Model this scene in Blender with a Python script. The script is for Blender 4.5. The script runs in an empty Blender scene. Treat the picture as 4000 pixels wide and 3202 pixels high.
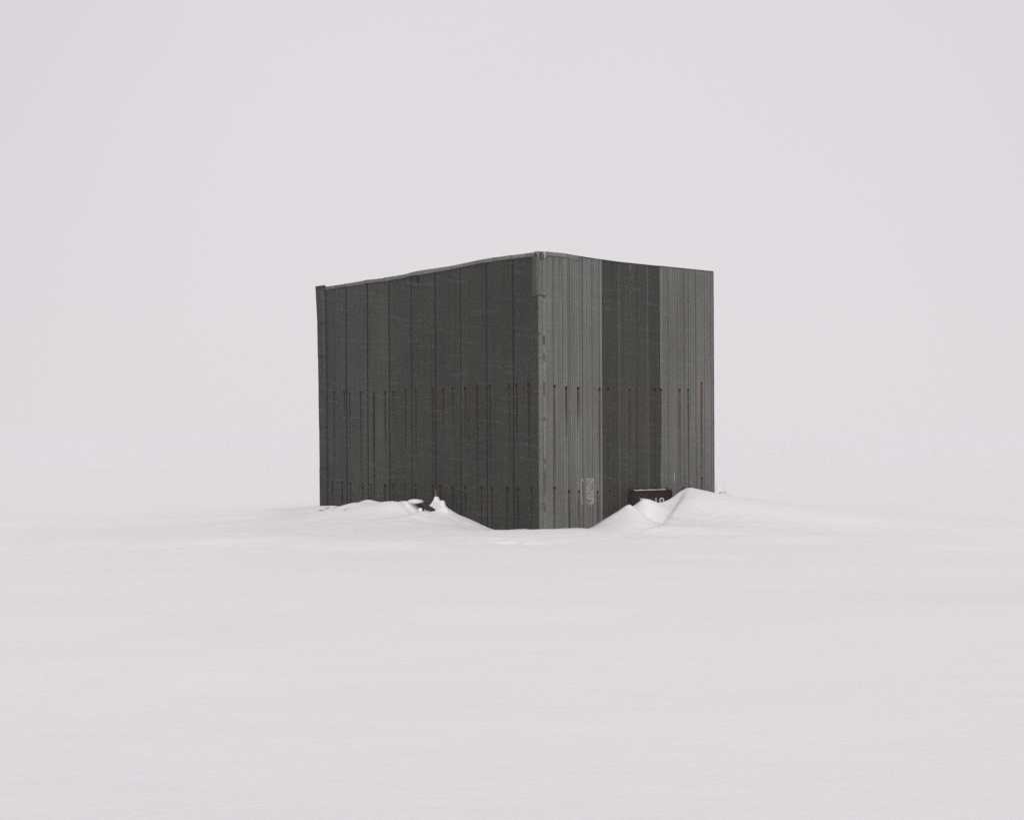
import bpy, bmesh, math, random
import numpy as np
from mathutils import Vector, Matrix

random.seed(7)
rng = np.random.default_rng(11)
scene = bpy.context.scene
COL = scene.collection

# ------------------------------------------------------------------ measuring
# The photograph was measured in its own 4000 x 3202 pixels; these helpers turn a
# measurement into metres on the wall (or snow) the feature really sits on.
F, CX, HY, CAMZ = 6003.0, 2000.0, 1725.0, 1.6
P0 = np.array([.504, 28.3])                       # the near corner of the shed
UL = np.array([-4.786, 5.519]); LEN_L = float(np.hypot(*UL)); UL = UL / LEN_L
UR = np.array([3.622, 3.141]);  LEN_R = float(np.hypot(*UR)); UR = UR / LEN_R
NL = -UR.copy()                                   # outward normals of the two visible walls
NR = -UL.copy()
LEAN = .0045                                      # the shed leans a little

def lean(z):
    return -LEAN * (z - 2.66)

def on_wall(side, x, y, n=0.0):
    """(distance along the wall, height) of a measured point on the wall, n metres proud of it"""
    u, nn = (UL, NL) if side == 'L' else (UR, NR)
    o = P0 + nn * n
    z = 2.66
    for _ in range(4):
        k = (x - CX) / F
        ox = o[0] + lean(z)
        s = (k * o[1] - ox) / (u[0] - k * u[1])
        depth = o[1] + s * u[1]
        z = CAMZ - (y - HY) / F * depth
    return s, z

def wall_xyz(side, s, z, n=0.0):
    u, nn = (UL, NL) if side == 'L' else (UR, NR)
    p = P0 + u * s + nn * n
    return (p[0] + lean(z), p[1], z)

def at(x, y, depth):
    return np.array([(x - CX) / F * depth, depth, CAMZ - (y - HY) / F * depth])

def sstep(a, b, v):
    t = np.clip((v - a) / (b - a), 0, 1)
    return t * t * (3 - 2 * t)

def vnoise(x, y, seed=0):
    x = np.asarray(x, float); y = np.asarray(y, float)
    xi = np.floor(x).astype(np.int64); yi = np.floor(y).astype(np.int64)
    fx = x - xi; fy = y - yi
    fx = fx ** 3 * (fx * (fx * 6 - 15) + 10); fy = fy ** 3 * (fy * (fy * 6 - 15) + 10)
    def h(a, b):
        n = (a * 374761393 + b * 668265263 + seed * 974711) & 0x7fffffff
        n = ((n ^ (n >> 13)) * 1274126177) & 0x7fffffff
        return ((n ^ (n >> 16)) & 0xffff) / 65535.0
    return ((h(xi, yi) * (1 - fx) + h(xi + 1, yi) * fx) * (1 - fy)
            + (h(xi, yi + 1) * (1 - fx) + h(xi + 1, yi + 1) * fx) * fy) * 2 - 1

# ------------------------------------------------------------------ object helpers
def link(name, me, parent=None, loc=None):
    o = bpy.data.objects.new(name, me)
    COL.objects.link(o)
    if parent is not None:
        o.parent = parent
    if loc is not None:
        o.location = loc
    return o

def tag(o, label=None, cat=None, group=None, kind=None):
    for k, v in (('label', label), ('category', cat), ('group', group), ('kind', kind)):
        if v:
            o[k] = v
    return o

def mesh(name, verts, faces, mat, smooth=False, colors=None):
    me = bpy.data.meshes.new(name)
    me.from_pydata([tuple(map(float, v)) for v in verts], [], faces)
    if colors is not None:
        a = me.color_attributes.new('finish', 'FLOAT_COLOR', 'POINT')
        c = np.ones((len(verts), 4), np.float32); c[:, :3] = colors
        a.data.foreach_set('color', c.ravel())
    me.materials.append(mat)
    if smooth:
        me.polygons.foreach_set('use_smooth', [True] * len(me.polygons))
    me.update()
    return me

def grid_faces(nu, nv):
    return [(i * nv + j, (i + 1) * nv + j, (i + 1) * nv + j + 1, i * nv + j + 1)
            for i in range(nu - 1) for j in range(nv - 1)]

def from_bm(name, bm, mat, smooth=False):
    bmesh.ops.recalc_face_normals(bm, faces=bm.faces)
    me = bpy.data.meshes.new(name)
    bm.to_mesh(me); bm.free()
    me.materials.append(mat)
    if smooth:
        me.polygons.foreach_set('use_smooth', [True] * len(me.polygons))
    return me

# ------------------------------------------------------------------ materials
class NT:
    def __init__(self, name):
        self.m = bpy.data.materials.new(name); self.m.use_nodes = True
        self.t = self.m.node_tree
        self.b = self.t.nodes['Principled BSDF']
    def n(self, typ, **kw):
        nd = self.t.nodes.new(typ)
        for k, v in kw.items():
            setattr(nd, k, v)
        return nd
    def l(self, a, b):
        self.t.links.new(a, b)
    def noise(self, scale, detail=3, rough=.6, mscale=(1, 1, 1), rot=(0, 0, 0)):
        tc = self.n('ShaderNodeTexCoord'); mp = self.n('ShaderNodeMapping')
        mp.inputs['Scale'].default_value = mscale
        mp.inputs['Rotation'].default_value = rot
        nz = self.n('ShaderNodeTexNoise')
        nz.inputs['Scale'].default_value = scale; nz.inputs['Detail'].default_value = detail
        nz.inputs['Roughness'].default_value = rough
        self.l(tc.outputs['Object'], mp.inputs['Vector']); self.l(mp.outputs['Vector'], nz.inputs['Vector'])
        return nz.outputs['Fac']
    def rng(self, src, a, b, lo=.3, hi=.7):
        mr = self.n('ShaderNodeMapRange')
        mr.inputs['From Min'].default_value = lo; mr.inputs['From Max'].default_value = hi
        mr.inputs['To Min'].default_value = a; mr.inputs['To Max'].default_value = b
        self.l(src, mr.inputs['Value'])
        return mr.outputs['Result']
    def math(self, op, a, b):
        m = self.n('ShaderNodeMath', operation=op)
        for i, v in enumerate((a, b)):
            if isinstance(v, (int, float)):
                m.inputs[i].default_value = v
            else:
                self.l(v, m.inputs[i])
        return m.outputs[0]
    def scale(self, col, fac):
        v = self.n('ShaderNodeVectorMath', operation='SCALE')
        if isinstance(col, tuple):
            v.inputs[0].default_value = col
        else:
            self.l(col, v.inputs[0])
        self.l(fac, v.inputs['Scale'])
        return v.outputs['Vector']
    def mix(self, fac, a, b):
        mx = self.n('ShaderNodeMix', data_type='RGBA')
        self.l(fac, mx.inputs[0])
        for s, v in ((mx.inputs[6], a), (mx.inputs[7], b)):
            if isinstance(v, tuple):
                s.default_value = (*v, 1)
            else:
                self.l(v, s)
        return mx.outputs[2]
    def bump(self, h, strength, dist):
        bp = self.n('ShaderNodeBump')
        bp.inputs['Strength'].default_value = strength; bp.inputs['Distance'].default_value = dist
        self.l(h, bp.inputs['Height']); self.l(bp.outputs['Normal'], self.b.inputs['Normal'])

def metal_mat(name, rough, spec):
    k = NT(name)
    at_ = k.n('ShaderNodeAttribute', attribute_name='finish')
    fine = k.rng(k.noise(70, 3, .7, (1, 1, .35)), .80, 1.20)
    big = k.rng(k.noise(1.1, 4, .6, (1, 1, .5)), .90, 1.10)
    vert = k.rng(k.noise(22, 2, .6, (1, 1, .03)), .88, 1.12)
    f = k.math('MULTIPLY', k.math('MULTIPLY', fine, big), vert)
    k.l(k.scale(at_.outputs['Color'], f), k.b.inputs['Base Color'])
    k.b.inputs['Roughness'].default_value = rough
    k.b.inputs['Specular IOR Level'].default_value = spec
    k.b.inputs['Metallic'].default_value = .0
    k.bump(k.noise(40, 3, .6), .12, .004)
    return k.m

M_WALL = metal_mat('weathered_steel', .65, .12)
M_TRIM = metal_mat('galvanised_trim', .6, .15)

def plain_mat(name, col, rough=.8, spec=.2, var=.2, nscale=20.0, dust=None):
    k = NT(name)
    c = k.scale(col, k.rng(k.noise(nscale, 4, .65), 1 - var, 1 + var))
    if dust:
        c = k.mix(k.rng(k.noise(nscale * .6, 4, .7), 0, 1, dust[0], dust[1]), c, (.80, .79, .80))
    k.l(c, k.b.inputs['Base Color'])
    k.b.inputs['Roughness'].default_value = rough
    k.b.inputs['Specular IOR Level'].default_value = spec
    return k.m

M_SCREW = plain_mat('rusted_screw_head', (.012, .007, .006), .8, .1, .4, 60)
M_SIGN = plain_mat('dark_brown_paint', (.022, .0086, .0076), .6, .12, .45, 14)
M_LETTER = plain_mat('worn_white_lettering', (.50, .50, .46), .8, .1, .3, 60)
M_POSTER = plain_mat('faded_paper', (.29, .288, .268), .9, .05, .35, 80)
M_WOOD = plain_mat('dark_wet_timber', (.016, .009, .009), .85, .1, .5, 20)
M_STALK = plain_mat('dry_straw', (.42, .36, .33), .9, .1, .2, 20)
M_DEBRIS = plain_mat('frosted_gravel_ice', (.34, .315, .32), .9, .1, .4, 14, dust=(.30, .70))
M_FAR = plain_mat('haze_pale_timber', (.83, .79, .80), .9, .1, .1, 6)  # haze put into the colour: timber paled so that it looks faint
M_FARDARK = plain_mat('half_bare_timber', (.22, .19, .195), .9, .1, .35, 5, dust=(.50, .9))
M_BACK = plain_mat('plain_back_steel', (.05, .05, .05), .65, .12, .2, 6)

def snow_mat():
    k = NT('wind_packed_snow')
    c = k.scale((.905, .878, .886), k.rng(k.noise(.9, 5, .6, (.35, 1, 1)), .985, 1.012))
    k.l(c, k.b.inputs['Base Color'])
    k.b.inputs['Roughness'].default_value = .85
    k.b.inputs['Specular IOR Level'].default_value = .1
    a = k.noise(2.2, 5, .62, (.8, 1, 1), (0, 0, .5))
    b = k.noise(24, 5, .7, (.7, 1, 1))
    h = k.math('ADD', k.math('MULTIPLY', a, .75), k.math('MULTIPLY', b, .25))
    k.bump(h, .5, .05)
    return k.m
M_SNOW = snow_mat()

def flake_mat():
    k = NT('snow_flakes')
    k.b.inputs['Base Color'].default_value = (.88, .87, .88, 1)
    k.b.inputs['Roughness'].default_value = .9
    k.b.inputs['Specular IOR Level'].default_value = .1
    return k.m
M_FLAKE = flake_mat()

# ------------------------------------------------------------------ the shed
shed = bpy.data.objects.new('metal_shed', None); COL.objects.link(shed)
shed.location = (0, 0, 0)
tag(shed, 'tall dark grey corrugated metal shed standing alone half drifted in white snow', 'shed')

topL = [(2112, 983), (2100, 984), (2000, 997.5), (1930, 1007), (1863, 1018), (1765, 1040), (1680, 1051), (1600, 1067),
        (1585, 1071), (1500, 1086), (1425, 1096), (1348, 1109), (1285, 1119), (1234, 1120)]
topR = [(2100, 983), (2133, 984), (2214, 992), (2265, 1000.5), (2350, 1014), (2415, 1022.5), (2527, 1035.5), (2570, 1039.5), (2574, 1038.5),
        (2680, 1050), (2785, 1060), (2795, 1061)]
sl, zl = np.array(sorted(on_wall('L', *p) for p in topL)).T
sr, zr = np.array(sorted(on_wall('R', *p) for p in topR)).T
END_L = on_wall('L', 1242, 1500)[0]
END_R = on_wall('R', 2788, 1500)[0]
def top(side, s):
    return np.interp(s, sl, zl) if side == 'L' else np.interp(s, sr, zr)

RUST_HOT = {'L': (.040, .0125, .003), 'R': (.118, .045, .011)}
RUST_OLD = {'L': (.007, .0050, .002), 'R': (.022, .0155, .006)}

def build_wall(side, s0, s1, base, seams, darks, lights, ribs, streaks, blots, whites, panel_tone, depth, name, groove=.35):
    """one sheet of ribbed cladding with its own rust; columns every 9 mm"""
    n = int((s1 - s0) / .009) + 1
    S = np.linspace(s0, s1, n)
    nv = 96
    tone = np.ones(n)
    # slow and quick variation from sheet to sheet and rib to rib
    tone *= panel_tone(S)
    jit = rng.normal(0, 1, n)
    jit = np.convolve(jit, np.ones(3) / 3, 'same')
    tone *= 1 + .05 * jit
    d = np.zeros(n)
    for (c, w, h) in ribs:                       # pressed ribs: trapezoid profile
        d = np.maximum(d, h * np.clip((w / 2 - np.abs(S - c)) / (w * .22), 0, 1))
    for c, w, a in darks:  # groove shade along the ribs, put into the colour as dark lines
        tone *= 1 - a * np.clip(1.3 - np.abs(S - c) / w, 0, 1)
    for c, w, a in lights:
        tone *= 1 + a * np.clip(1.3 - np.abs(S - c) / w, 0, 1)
    for c, w, a in seams:                        # sheet laps: a step and a darker joint line
        d += .006 * np.clip(1 - np.abs(S - c - .02) / .02, 0, 1)
        tone *= 1 - a * np.clip(1.25 - np.abs(S - c) / w, 0, 1)
    T = np.linspace(0, 1, nv)
    zt = top(side, S)
    Z = -.45 + (zt[:, None] + .45) * T[None, :]
    SS = np.repeat(S[:, None], nv, 1)
    colr = np.array(base)[None, None, :] * tone[:, None, None] * np.ones((n, nv, 1))
    # faint weather: a little paler towards rubbed patches
    colr *= (1 + .07 * vnoise(SS * 1.3, Z * .6, 3) + .05 * vnoise(SS * 5, Z * .5, 4))[:, :, None]
    for (c, z0, ln, w, hot) in streaks:          # rust run down below each fixing
        wob = c + .006 * vnoise(Z * 3.0, np.full_like(Z, c * 7.1), 5)
        a = np.clip(1.25 - np.abs(SS - wob) / w, 0, 1)
        f = np.clip((z0 - Z) / ln, 0, 1)
        a = a * (Z < z0) * np.clip((1 - f) * 1.25, 0, 1) ** .8
        hotf = np.clip(hot * (1 - f * 1.6), 0, 1)[:, :, None]
        rc = np.array(RUST_HOT[side]) * hotf + np.array(RUST_OLD[side]) * (1 - hotf)
        a = (a * .97)[:, :, None]
        colr = colr * (1 - a) + rc * a
    for (c, z0, rs, rz, col_, al) in blots:
        r = np.sqrt(((SS - c) / rs) ** 2 + ((Z - z0) / rz) ** 2) + .35 * vnoise(SS * 40, Z * 22, 9)
        a = (al * np.clip((1.15 - r) * 2.5, 0, 1))[:, :, None]
        colr = colr * (1 - a) + np.array(col_) * a
    for (c, za, zb, w, al) in whites:
        a = (al * np.clip(1.3 - np.abs(SS - c) / w, 0, 1) * (Z > min(za, zb)) * (Z < max(za, zb)))[:, :, None]
        colr = colr * (1 - a) + np.array((.5, .5, .49)) * a
    u, nn = (UL, NL) if side == 'L' else (UR, NR)
    X = P0[0] + u[0] * SS + nn[0] * (d[:, None] + depth) + lean(Z)
    Y = P0[1] + u[1] * SS + nn[1] * (d[:, None] + depth)
    v = np.stack([X, Y, Z], -1).reshape(-1, 3)
    me = mesh(name, v, grid_faces(n, nv), M_WALL, False, colr.reshape(-1, 3))
    return link(name, me, shed)

sL = lambda x, y=1500: on_wall('L', x, y)[0]
sR = lambda x, y=1500: on_wall('R', x, y)[0]

# fixings: measured on the two rows of each wall
rowL1 = [(1305, 1532, 200, .5), (1345, 1532, 60, .1), (1366, 1535, 140, .25), (1410, 1533, 240, .2), (1461, 1536, 330, .15),
         (1505, 1532, 230, .35), (1538, 1530, 100, .5), (1585, 1525, 190, .4), (1625, 1522, 240, .35), (1691, 1519, 200, .75),
         (1732, 1519, 170, .45), (1770, 1517, 190, .6), (1818, 1516, 150, .45), (1864, 1513, 260, .6), (1914, 1509, 280, .55),
         (1991, 1506, 260, .7), (2018, 1503, 260, .7), (2066, 1500, 190, .8)]
rowL2 = [(1299, 1880, 80, .1), (1338, 1882, 110, .2), (1369, 1888, 120, .3), (1418, 1888, 60, .2), (1449, 1893, 90, .5),
         (1504, 1894, 90, .45), (1538, 1894, 80, .4), (1584, 1895, 80, .5), (1624, 1894, 90, .5), (1692, 1896, 90, .5),
         (1720, 1898, 90, .4), (1768, 1902, 150, .4), (1818, 1903, 130, .3), (1882, 1903, 200, .45), (1923, 1905, 170, .5),
         (1983, 1906, 160, .75), (2022, 1908, 190, .5), (2078, 1907, 130, .55)]
rowR1 = [(2165, 1509, 260, 1.0), (2210, 1514, 190, .25), (2257, 1516, 110, .35), (2340, 1520, 210, 1.0), (2374, 1519, 260, .8),
         (2458, 1522, 210, .4), (2484, 1522, 330, .4), (2556, 1522, 310, .5), (2580, 1523, 170, .9), (2653, 1523, 230, .95),
         (2686, 1523, 330, .2), (2738, 1496, 250, .7)]
rowR2 = [(2165, 1905, 150, 1.0), (2221, 1919, 150, .7), (2259, 1920, 150, .7), (2333, 1919, 150, .75), (2379, 1919, 110, .8),
         (2458, 1915, 90, .7), (2490, 1913, 20, .3), (2560, 1912, 20, .3), (2600, 1909, 30, .3), (2665, 1906, 40, .4),
         (2691, 1902, 40, .4), (2740, 1869, 90, .7)]
def runs(side, rows):
    out = []
    for x, y, ln, hot in rows:
        s, z = on_wall(side, x, y)
        dep = P0[1] + (UL if side == 'L' else UR)[1] * s
        out.append((s, z, 1.6 * ln * dep / F * random.uniform(.7, 1.25), (.029 if side == 'L' else .031) * random.uniform(.8, 1.15), hot))
    return out

# ---- long side: dark grey ribbed sheets
seam_px = [1354.5, 1437, 1521, 1608.5, 1702, 1800.5, 1902, 2006]
seamsL = [(sL(x), .022 if x < 1600 else .018, a) for x, a in zip(seam_px, (.97, .98, .92, .8, .95, .85, .85, .95))]
edges = [1278] + seam_px + [2107]
ribsL, darksL, lightsL = [], [], []
for a, b in zip(edges[:-1], edges[1:]):
    sa, sb = sL(a), sL(b)
    for q in (.25, .5, .75):
        c = sa + (sb - sa) * q
        ribsL.append((c, .075, .012))
        darksL.append((c - .03 if b > 1600 else c + .03, .009, random.uniform(.25, .50) if b < 1560 else random.uniform(.10, .24)))
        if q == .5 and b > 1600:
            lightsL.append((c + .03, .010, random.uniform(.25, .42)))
    for q in np.linspace(.08, .92, 9):
        darksL.append((sa + (sb - sa) * (q + random.uniform(-.02, .02)), .008, random.uniform(.06, .36 if b < 1560 else .20)))
cuts = sorted(sL(x) for x in edges)
tones = {}
def toneL(S):
    idx = np.digitize(S, cuts)
    pt = np.array([1.0, .97, 1.0, 1.02, 1.0, 1.05, 1.06, 1.42, 1.34, 1.20, 1.0, 1.0])
    return pt[np.clip(idx, 0, 11)]
DKR = (.016, .008, .007)
blotsL = []
for x, y, rx, ry, c, al in [(1477, 1128, 3.5, 8, DKR, .9), (1478, 1143, 2, 10, DKR, .7), (1562, 1118, 4, 4.5, DKR, .8), (1395, 1130, 2, 3, DKR, .5),
                            (1609, 1081, 5.5, 7, DKR, .95), (1633, 1080, 8, 9, DKR, .95), (1633, 1095, 5, 12, DKR, .9),
                            (1821, 1137, 3.5, 8, (.085, .035, .012), .9), (1820, 1152, 2, 9, (.05, .035, .02), .5),
                            (1721, 1284, 4, 5, (.11, .045, .014), .9), (1723, 1292, 2.5, 5, (.06, .03, .014), .7),
                            (1852, 1046, 1.3, 9, DKR, .6), (1954, 1043, 1.3, 5, DKR, .6), (1748, 1068, 2, 3, DKR, .5), (1800, 1047, 3, 3, DKR, .8),
                            (1819, 2005, 4, 10, (.10, .040, .014), .85), (1818, 2022, 4, 9, (.045, .016, .010), .85),
                            (1634, 1201, 2.5, 3, (.05, .02, .014), .5), (1372, 1640, 1.2, 5, (.45, .45, .44), .7), (1555, 1898, 4, 5, (.045, .028, .016), .5)]:
    s, z = on_wall('L', x, y); dep = P0[1] + UL[1] * s
    blotsL.append((s, z, max(rx * dep / F / .62, .008), ry * dep / F, c, al))
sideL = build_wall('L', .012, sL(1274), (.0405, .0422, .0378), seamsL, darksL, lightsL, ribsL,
                   runs('L', rowL1) + runs('L', rowL2), blotsL, [], toneL, 0.0, 'wall')
sideL['label'] = 'long dark side wall'

# ---- end wall: pale sheet, dark sheet, pale sheet
def lines(px, wpx, lo, hi):
    return [(sR(x), wpx * .0055, random.uniform(lo, hi)) for x in px]
strongA = [2160, 2197, 2225, 2274, 2312, 2340]
weakA = [2140, 2151, 2168, 2180, 2187, 2207, 2218, 2235, 2243, 2253, 2264, 2282, 2292, 2301, 2321, 2330]
strongC = [2609, 2645, 2671, 2688, 2717, 2751, 2776]
weakC = [2582, 2592, 2600, 2619, 2628, 2637, 2657, 2664, 2678, 2697, 2708, 2725, 2734, 2743, 2762, 2769]
def ribset(px, w, h):
    px = sorted(px)
    return [((sR(a) + sR(b)) / 2, max(.03, (sR(b) - sR(a)) * .8), h) for a, b in zip(px[:-1], px[1:])]
one = lambda S: np.ones_like(S)
sA1, sB1 = sR(2351), sR(2578)
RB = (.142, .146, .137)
whitesC = []
s_, z_ = on_wall('R', 2633, 1852); _, z2 = on_wall('R', 2633, 1884)
whitesC.append((s_, z_, z2, .007, .8))
blotsR = []
for x, y, rx, ry, c, al in [(2166, 1045, 1.0, 14, DKR, .0), (2186, 1023, 1.3, 17, (.03, .03, .03), .75), (2258, 1015, 2, 2, DKR, .7)]:
    s, z = on_wall('R', x, y); dep = P0[1] + UR[1] * s
    blotsR.append((s, z, max(rx * dep / F / .7, .006), ry * dep / F, c, al))
runsR = runs('R', rowR1) + runs('R', rowR2)
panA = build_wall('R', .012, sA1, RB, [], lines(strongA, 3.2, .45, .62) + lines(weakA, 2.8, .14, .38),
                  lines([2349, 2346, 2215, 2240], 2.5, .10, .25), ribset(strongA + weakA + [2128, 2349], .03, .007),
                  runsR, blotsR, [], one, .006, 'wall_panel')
panA['label'] = 'pale finely ribbed cladding beside the near corner'
blB = []
for x, y, rx, ry, c, al in [(2462.5, 1150, 1.6, 5, (.55, .55, .53), .9), (2462, 1048, 1.0, 12, (.3, .3, .29), .6), (2462, 1085, 1, 6, (.28, .28, .27), .6), (2469, 1085, 1, 16, (.18, .18, .17), .5)]:
    s, z = on_wall('R', x, y); dep = P0[1] + UR[1] * s
    blB.append((s, z, max(rx * dep / F / .7, .009), ry * dep / F, c, al))
panB = build_wall('R', sA1, sB1, (.0395, .0410, .0368), [], lines([2489, 2560], 2, .25, .4) + lines([2380, 2395, 2440, 2500, 2515, 2545], 2, .04, .12),
                  lines([2419, 2531], 2.6, 1.1, 1.2) + lines([2463], 2, .25, .3) + lines([2385, 2445, 2474], 2, .1, .18),
                  ribset([2360, 2385, 2419, 2440, 2463, 2489, 2510, 2531, 2560], .03, .008), runsR, blB, [],
                  lambda S: 1 + .16 * (S > sR(2419)) * (S < sR(2531)) - .05, .0, 'wall_panel')
panB['label'] = 'flat darker steel sheet in the middle of the end wall'
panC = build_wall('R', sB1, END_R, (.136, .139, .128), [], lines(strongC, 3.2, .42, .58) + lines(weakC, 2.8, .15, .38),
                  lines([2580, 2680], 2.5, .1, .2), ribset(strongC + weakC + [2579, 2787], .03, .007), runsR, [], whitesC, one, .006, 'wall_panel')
panC['label'] = 'pale finely ribbed cladding at the far end of the end wall'

# ---- fixings
bm = bmesh.new()
r1, r2 = .026, .013
prof = [(0.0, r1), (.004, r1), (.005, r2), (.015, r2 * .9)]
rings = []
for d_, r_ in prof:
    rings.append([bm.verts.new((math.cos(a * math.pi / 4) * r_, -d_, math.sin(a * math.pi / 4) * r_)) for a in range(8)])
for a_, b_ in zip(rings[:-1], rings[1:]):
    for i in range(8):
        bm.faces.new((a_[i], a_[(i + 1) % 8], b_[(i + 1) % 8], b_[i]))
bm.faces.new(rings[-1])
me_screw = from_bm('screw', bm, M_SCREW)
for side, rows in (('L', rowL1 + rowL2), ('R', rowR1 + rowR2)):
    for x, y, _, _ in rows:
        s, z = on_wall(side, x, y)
        par = sideL if side == 'L' else (panA if s < sA1 else panB if s < sB1 else panC)
        o = link('screw', me_screw, par, wall_xyz(side, s, z, .012))
        nn = NL if side == 'L' else NR
        o.rotation_euler = (0, random.uniform(-.3, .3), math.atan2(nn[1], nn[0]) + math.pi / 2)
        k = random.uniform(.85, 1.15)
        o.scale = (k, 1, k)

# ---- hidden back walls and roof
cornL = P0 + UL * END_L; cornR = P0 + UR * END_R
cornB = P0 + UL * END_L + UR * END_R
ztL, ztR = float(top('L', END_L)), float(top('R', END_R)); zt0 = float(top('L', 0))
ztB = ztL + ztR - zt0
def back_wall(pa, za, pb, zb):
    L = float(np.hypot(*(pb - pa))); n = int(L / .1)
    u = (pb - pa) / L; nn = np.array([u[1], -u[0]])
    v = []
    for i in range(n + 1):
        q = i / n
        p = pa + (pb - pa) * q + nn * (.012 if i % 3 == 0 else 0)
        for z in (-.45, za + (zb - za) * q - .005):
            v.append((p[0] + lean(z), p[1], z))
    return link('wall', mesh('wall', v, grid_faces(n + 1, 2), M_BACK), shed)
back_wall(cornL + UR * .05, ztL, cornB, ztB)
back_wall(cornB - UL * .03, ztB, cornR + UL * .03, ztR)
v, nu, nvv = [], 60, 24
for i in range(nu):
    s = END_L * i / (nu - 1)
    for j in range(nvv):
        w = END_R * j / (nvv - 1)
        z = float(top('L', s)) + float(top('R', w)) - zt0 - .012
        p = P0 + UL * s + UR * w
        v.append((p[0] + lean(z), p[1], z))
roof_me = mesh('roof', v, grid_faces(nu, nvv), M_BACK)
roof = link('roof', roof_me, shed)

# ---- strips of flashing
def strip(name, side, pts_top, pts_bot, mat_col, n0=.016, thick=.010, ret=.06, rows=5, dirt=.15, edge_dark=0.0, jag=0.0, label=None):
    """a folded flashing: face between two measured lines, folded back over the top"""
    xs = np.linspace(pts_top[0][0], pts_top[-1][0], max(4, int(abs(pts_top[-1][0] - pts_top[0][0]) / 5)))
    yt = np.interp(xs, *(np.array(sorted(pts_top)).T)); yb = np.interp(xs, *(np.array(sorted(pts_bot)).T))
    v, c = [], []
    for x, a, b in zip(xs, yt, yb):
        st, zt_ = on_wall(side, x, a, n0 + thick); sb, zb_ = on_wall(side, x, b, n0 + thick)
        zb_ += random.uniform(-1, 1) * jag
        col_ = [wall_xyz(side, st, zt_ - .01, -ret), wall_xyz(side, st, zt_, n0 + thick)]
        for r in range(1, rows):
            q = r / (rows - 1)
            col_.append(wall_xyz(side, st + (sb - st) * q, zt_ + (zb_ - zt_) * q, n0 + thick + .002 * math.sin(x * .4 + q * 3)))
        col_.append(wall_xyz(side, sb, zb_, .004))
        v += col_
        for r in range(len(col_)):
            t = 1 + random.uniform(-dirt, dirt)
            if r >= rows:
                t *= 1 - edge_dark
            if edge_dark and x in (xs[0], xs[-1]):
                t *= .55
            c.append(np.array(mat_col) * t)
    o = link(name, mesh(name, v, grid_faces(len(xs), rows + 2), M_TRIM, False, np.array(c)), shed)
    if label:
        o['label'] = label
    return o

FAS = (.160, .166, .153)
def yB(pts, dy):
    return [(x, y + d) for (x, y), d in zip(pts, dy)]
segL = [([(2112, 982.5), (2058, 989.5)], (15, 15)), ([(2060, 989.5), (1995, 997.5)], (14.5, 14.5)), ([(1998, 996.5), (1928, 1006.5)], (14.5, 15)),
        ([(1930, 1005.5), (1864, 1017)], (15, 14)), ([(1866, 1017), (1762, 1039)], (14, 13)),
        ([(1765, 1038.5), (1700, 1048), (1640, 1057), (1604, 1064.5), (1582, 1072)], (13, 15.5, 17, 13, 12)),
        ([(1586, 1071.5), (1500, 1084.5)], (13, 15)), ([(1503, 1087), (1424, 1094)], (12, 14)),
        ([(1427, 1097), (1346, 1108.5)], (12, 13)), ([(1350, 1109), (1270, 1120.5)], (11, 13))]
for i, (p, dy) in enumerate(segL):
    t = (.85, 1.0, .95, 1.0, .96, 1.05, .92, .88, .86, .66)[i]
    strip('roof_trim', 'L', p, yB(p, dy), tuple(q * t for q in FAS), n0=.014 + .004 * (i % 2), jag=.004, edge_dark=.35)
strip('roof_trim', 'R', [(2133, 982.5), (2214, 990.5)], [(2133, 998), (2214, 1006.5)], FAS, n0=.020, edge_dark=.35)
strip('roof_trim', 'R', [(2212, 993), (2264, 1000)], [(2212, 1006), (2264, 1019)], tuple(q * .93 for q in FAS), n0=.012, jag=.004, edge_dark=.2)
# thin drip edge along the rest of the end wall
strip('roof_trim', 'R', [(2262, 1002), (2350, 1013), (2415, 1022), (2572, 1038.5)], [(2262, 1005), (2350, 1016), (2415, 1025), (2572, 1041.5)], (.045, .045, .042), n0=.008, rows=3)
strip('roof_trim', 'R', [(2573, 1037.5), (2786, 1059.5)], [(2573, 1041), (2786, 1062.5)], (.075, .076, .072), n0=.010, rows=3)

# ---- corner flashing, folded round the near corner
def corner_piece(ya, yb, wl, wr, tone, proud, stains, ragged=0.0):
    z0 = on_wall('R', 2107, ya)[1]; z1 = on_wall('R', 2107, yb)[1]
    nz = max(4, int((z0 - z1) / .03))
    cols = [('L', wl, .003), ('L', wl, proud), ('L', wl * .5, proud), ('L', -.0, proud), ('R', wr * .25, proud), ('R', wr * .5, proud), ('R', wr * .56, proud - .006), ('R', wr * .62, proud), ('R', wr, proud), ('R', wr, .003)]
    v, c = [], []
    for ci, (sd, s, n) in enumerate(cols):
        for j in range(nz + 1):
            z = z0 + (z1 - z0) * j / nz
            ss = s
            if ragged and ci < 2:
                ss = max(.004, s + ragged * float(vnoise(z * 9, 3.3, 2)))
            if sd == 'L' and ss <= 0:
                p = P0 + NL * n + NR * n
                v.append((p[0] + lean(z), p[1], z))
            else:
                v.append(wall_xyz(sd, ss, z, n))
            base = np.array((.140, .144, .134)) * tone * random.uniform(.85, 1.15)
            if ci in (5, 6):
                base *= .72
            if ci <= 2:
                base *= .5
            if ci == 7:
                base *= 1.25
            u = s if sd == 'R' else -s
            for (su, sz, ru, rz, cc) in stains:
                a = max(0, min(1, (1.2 - math.hypot((u - su) / ru, (z - sz) / rz)) * 2))
                base = base * (1 - a) + np.array(cc) * a
            c.append(base)
    return link('corner_trim', mesh('corner_trim', v, grid_faces(len(cols), nz + 1), M_TRIM, False, np.array(c)), shed)
zc = lambda y: on_wall('R', 2115, y)[1]
W = sR(2131)
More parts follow.
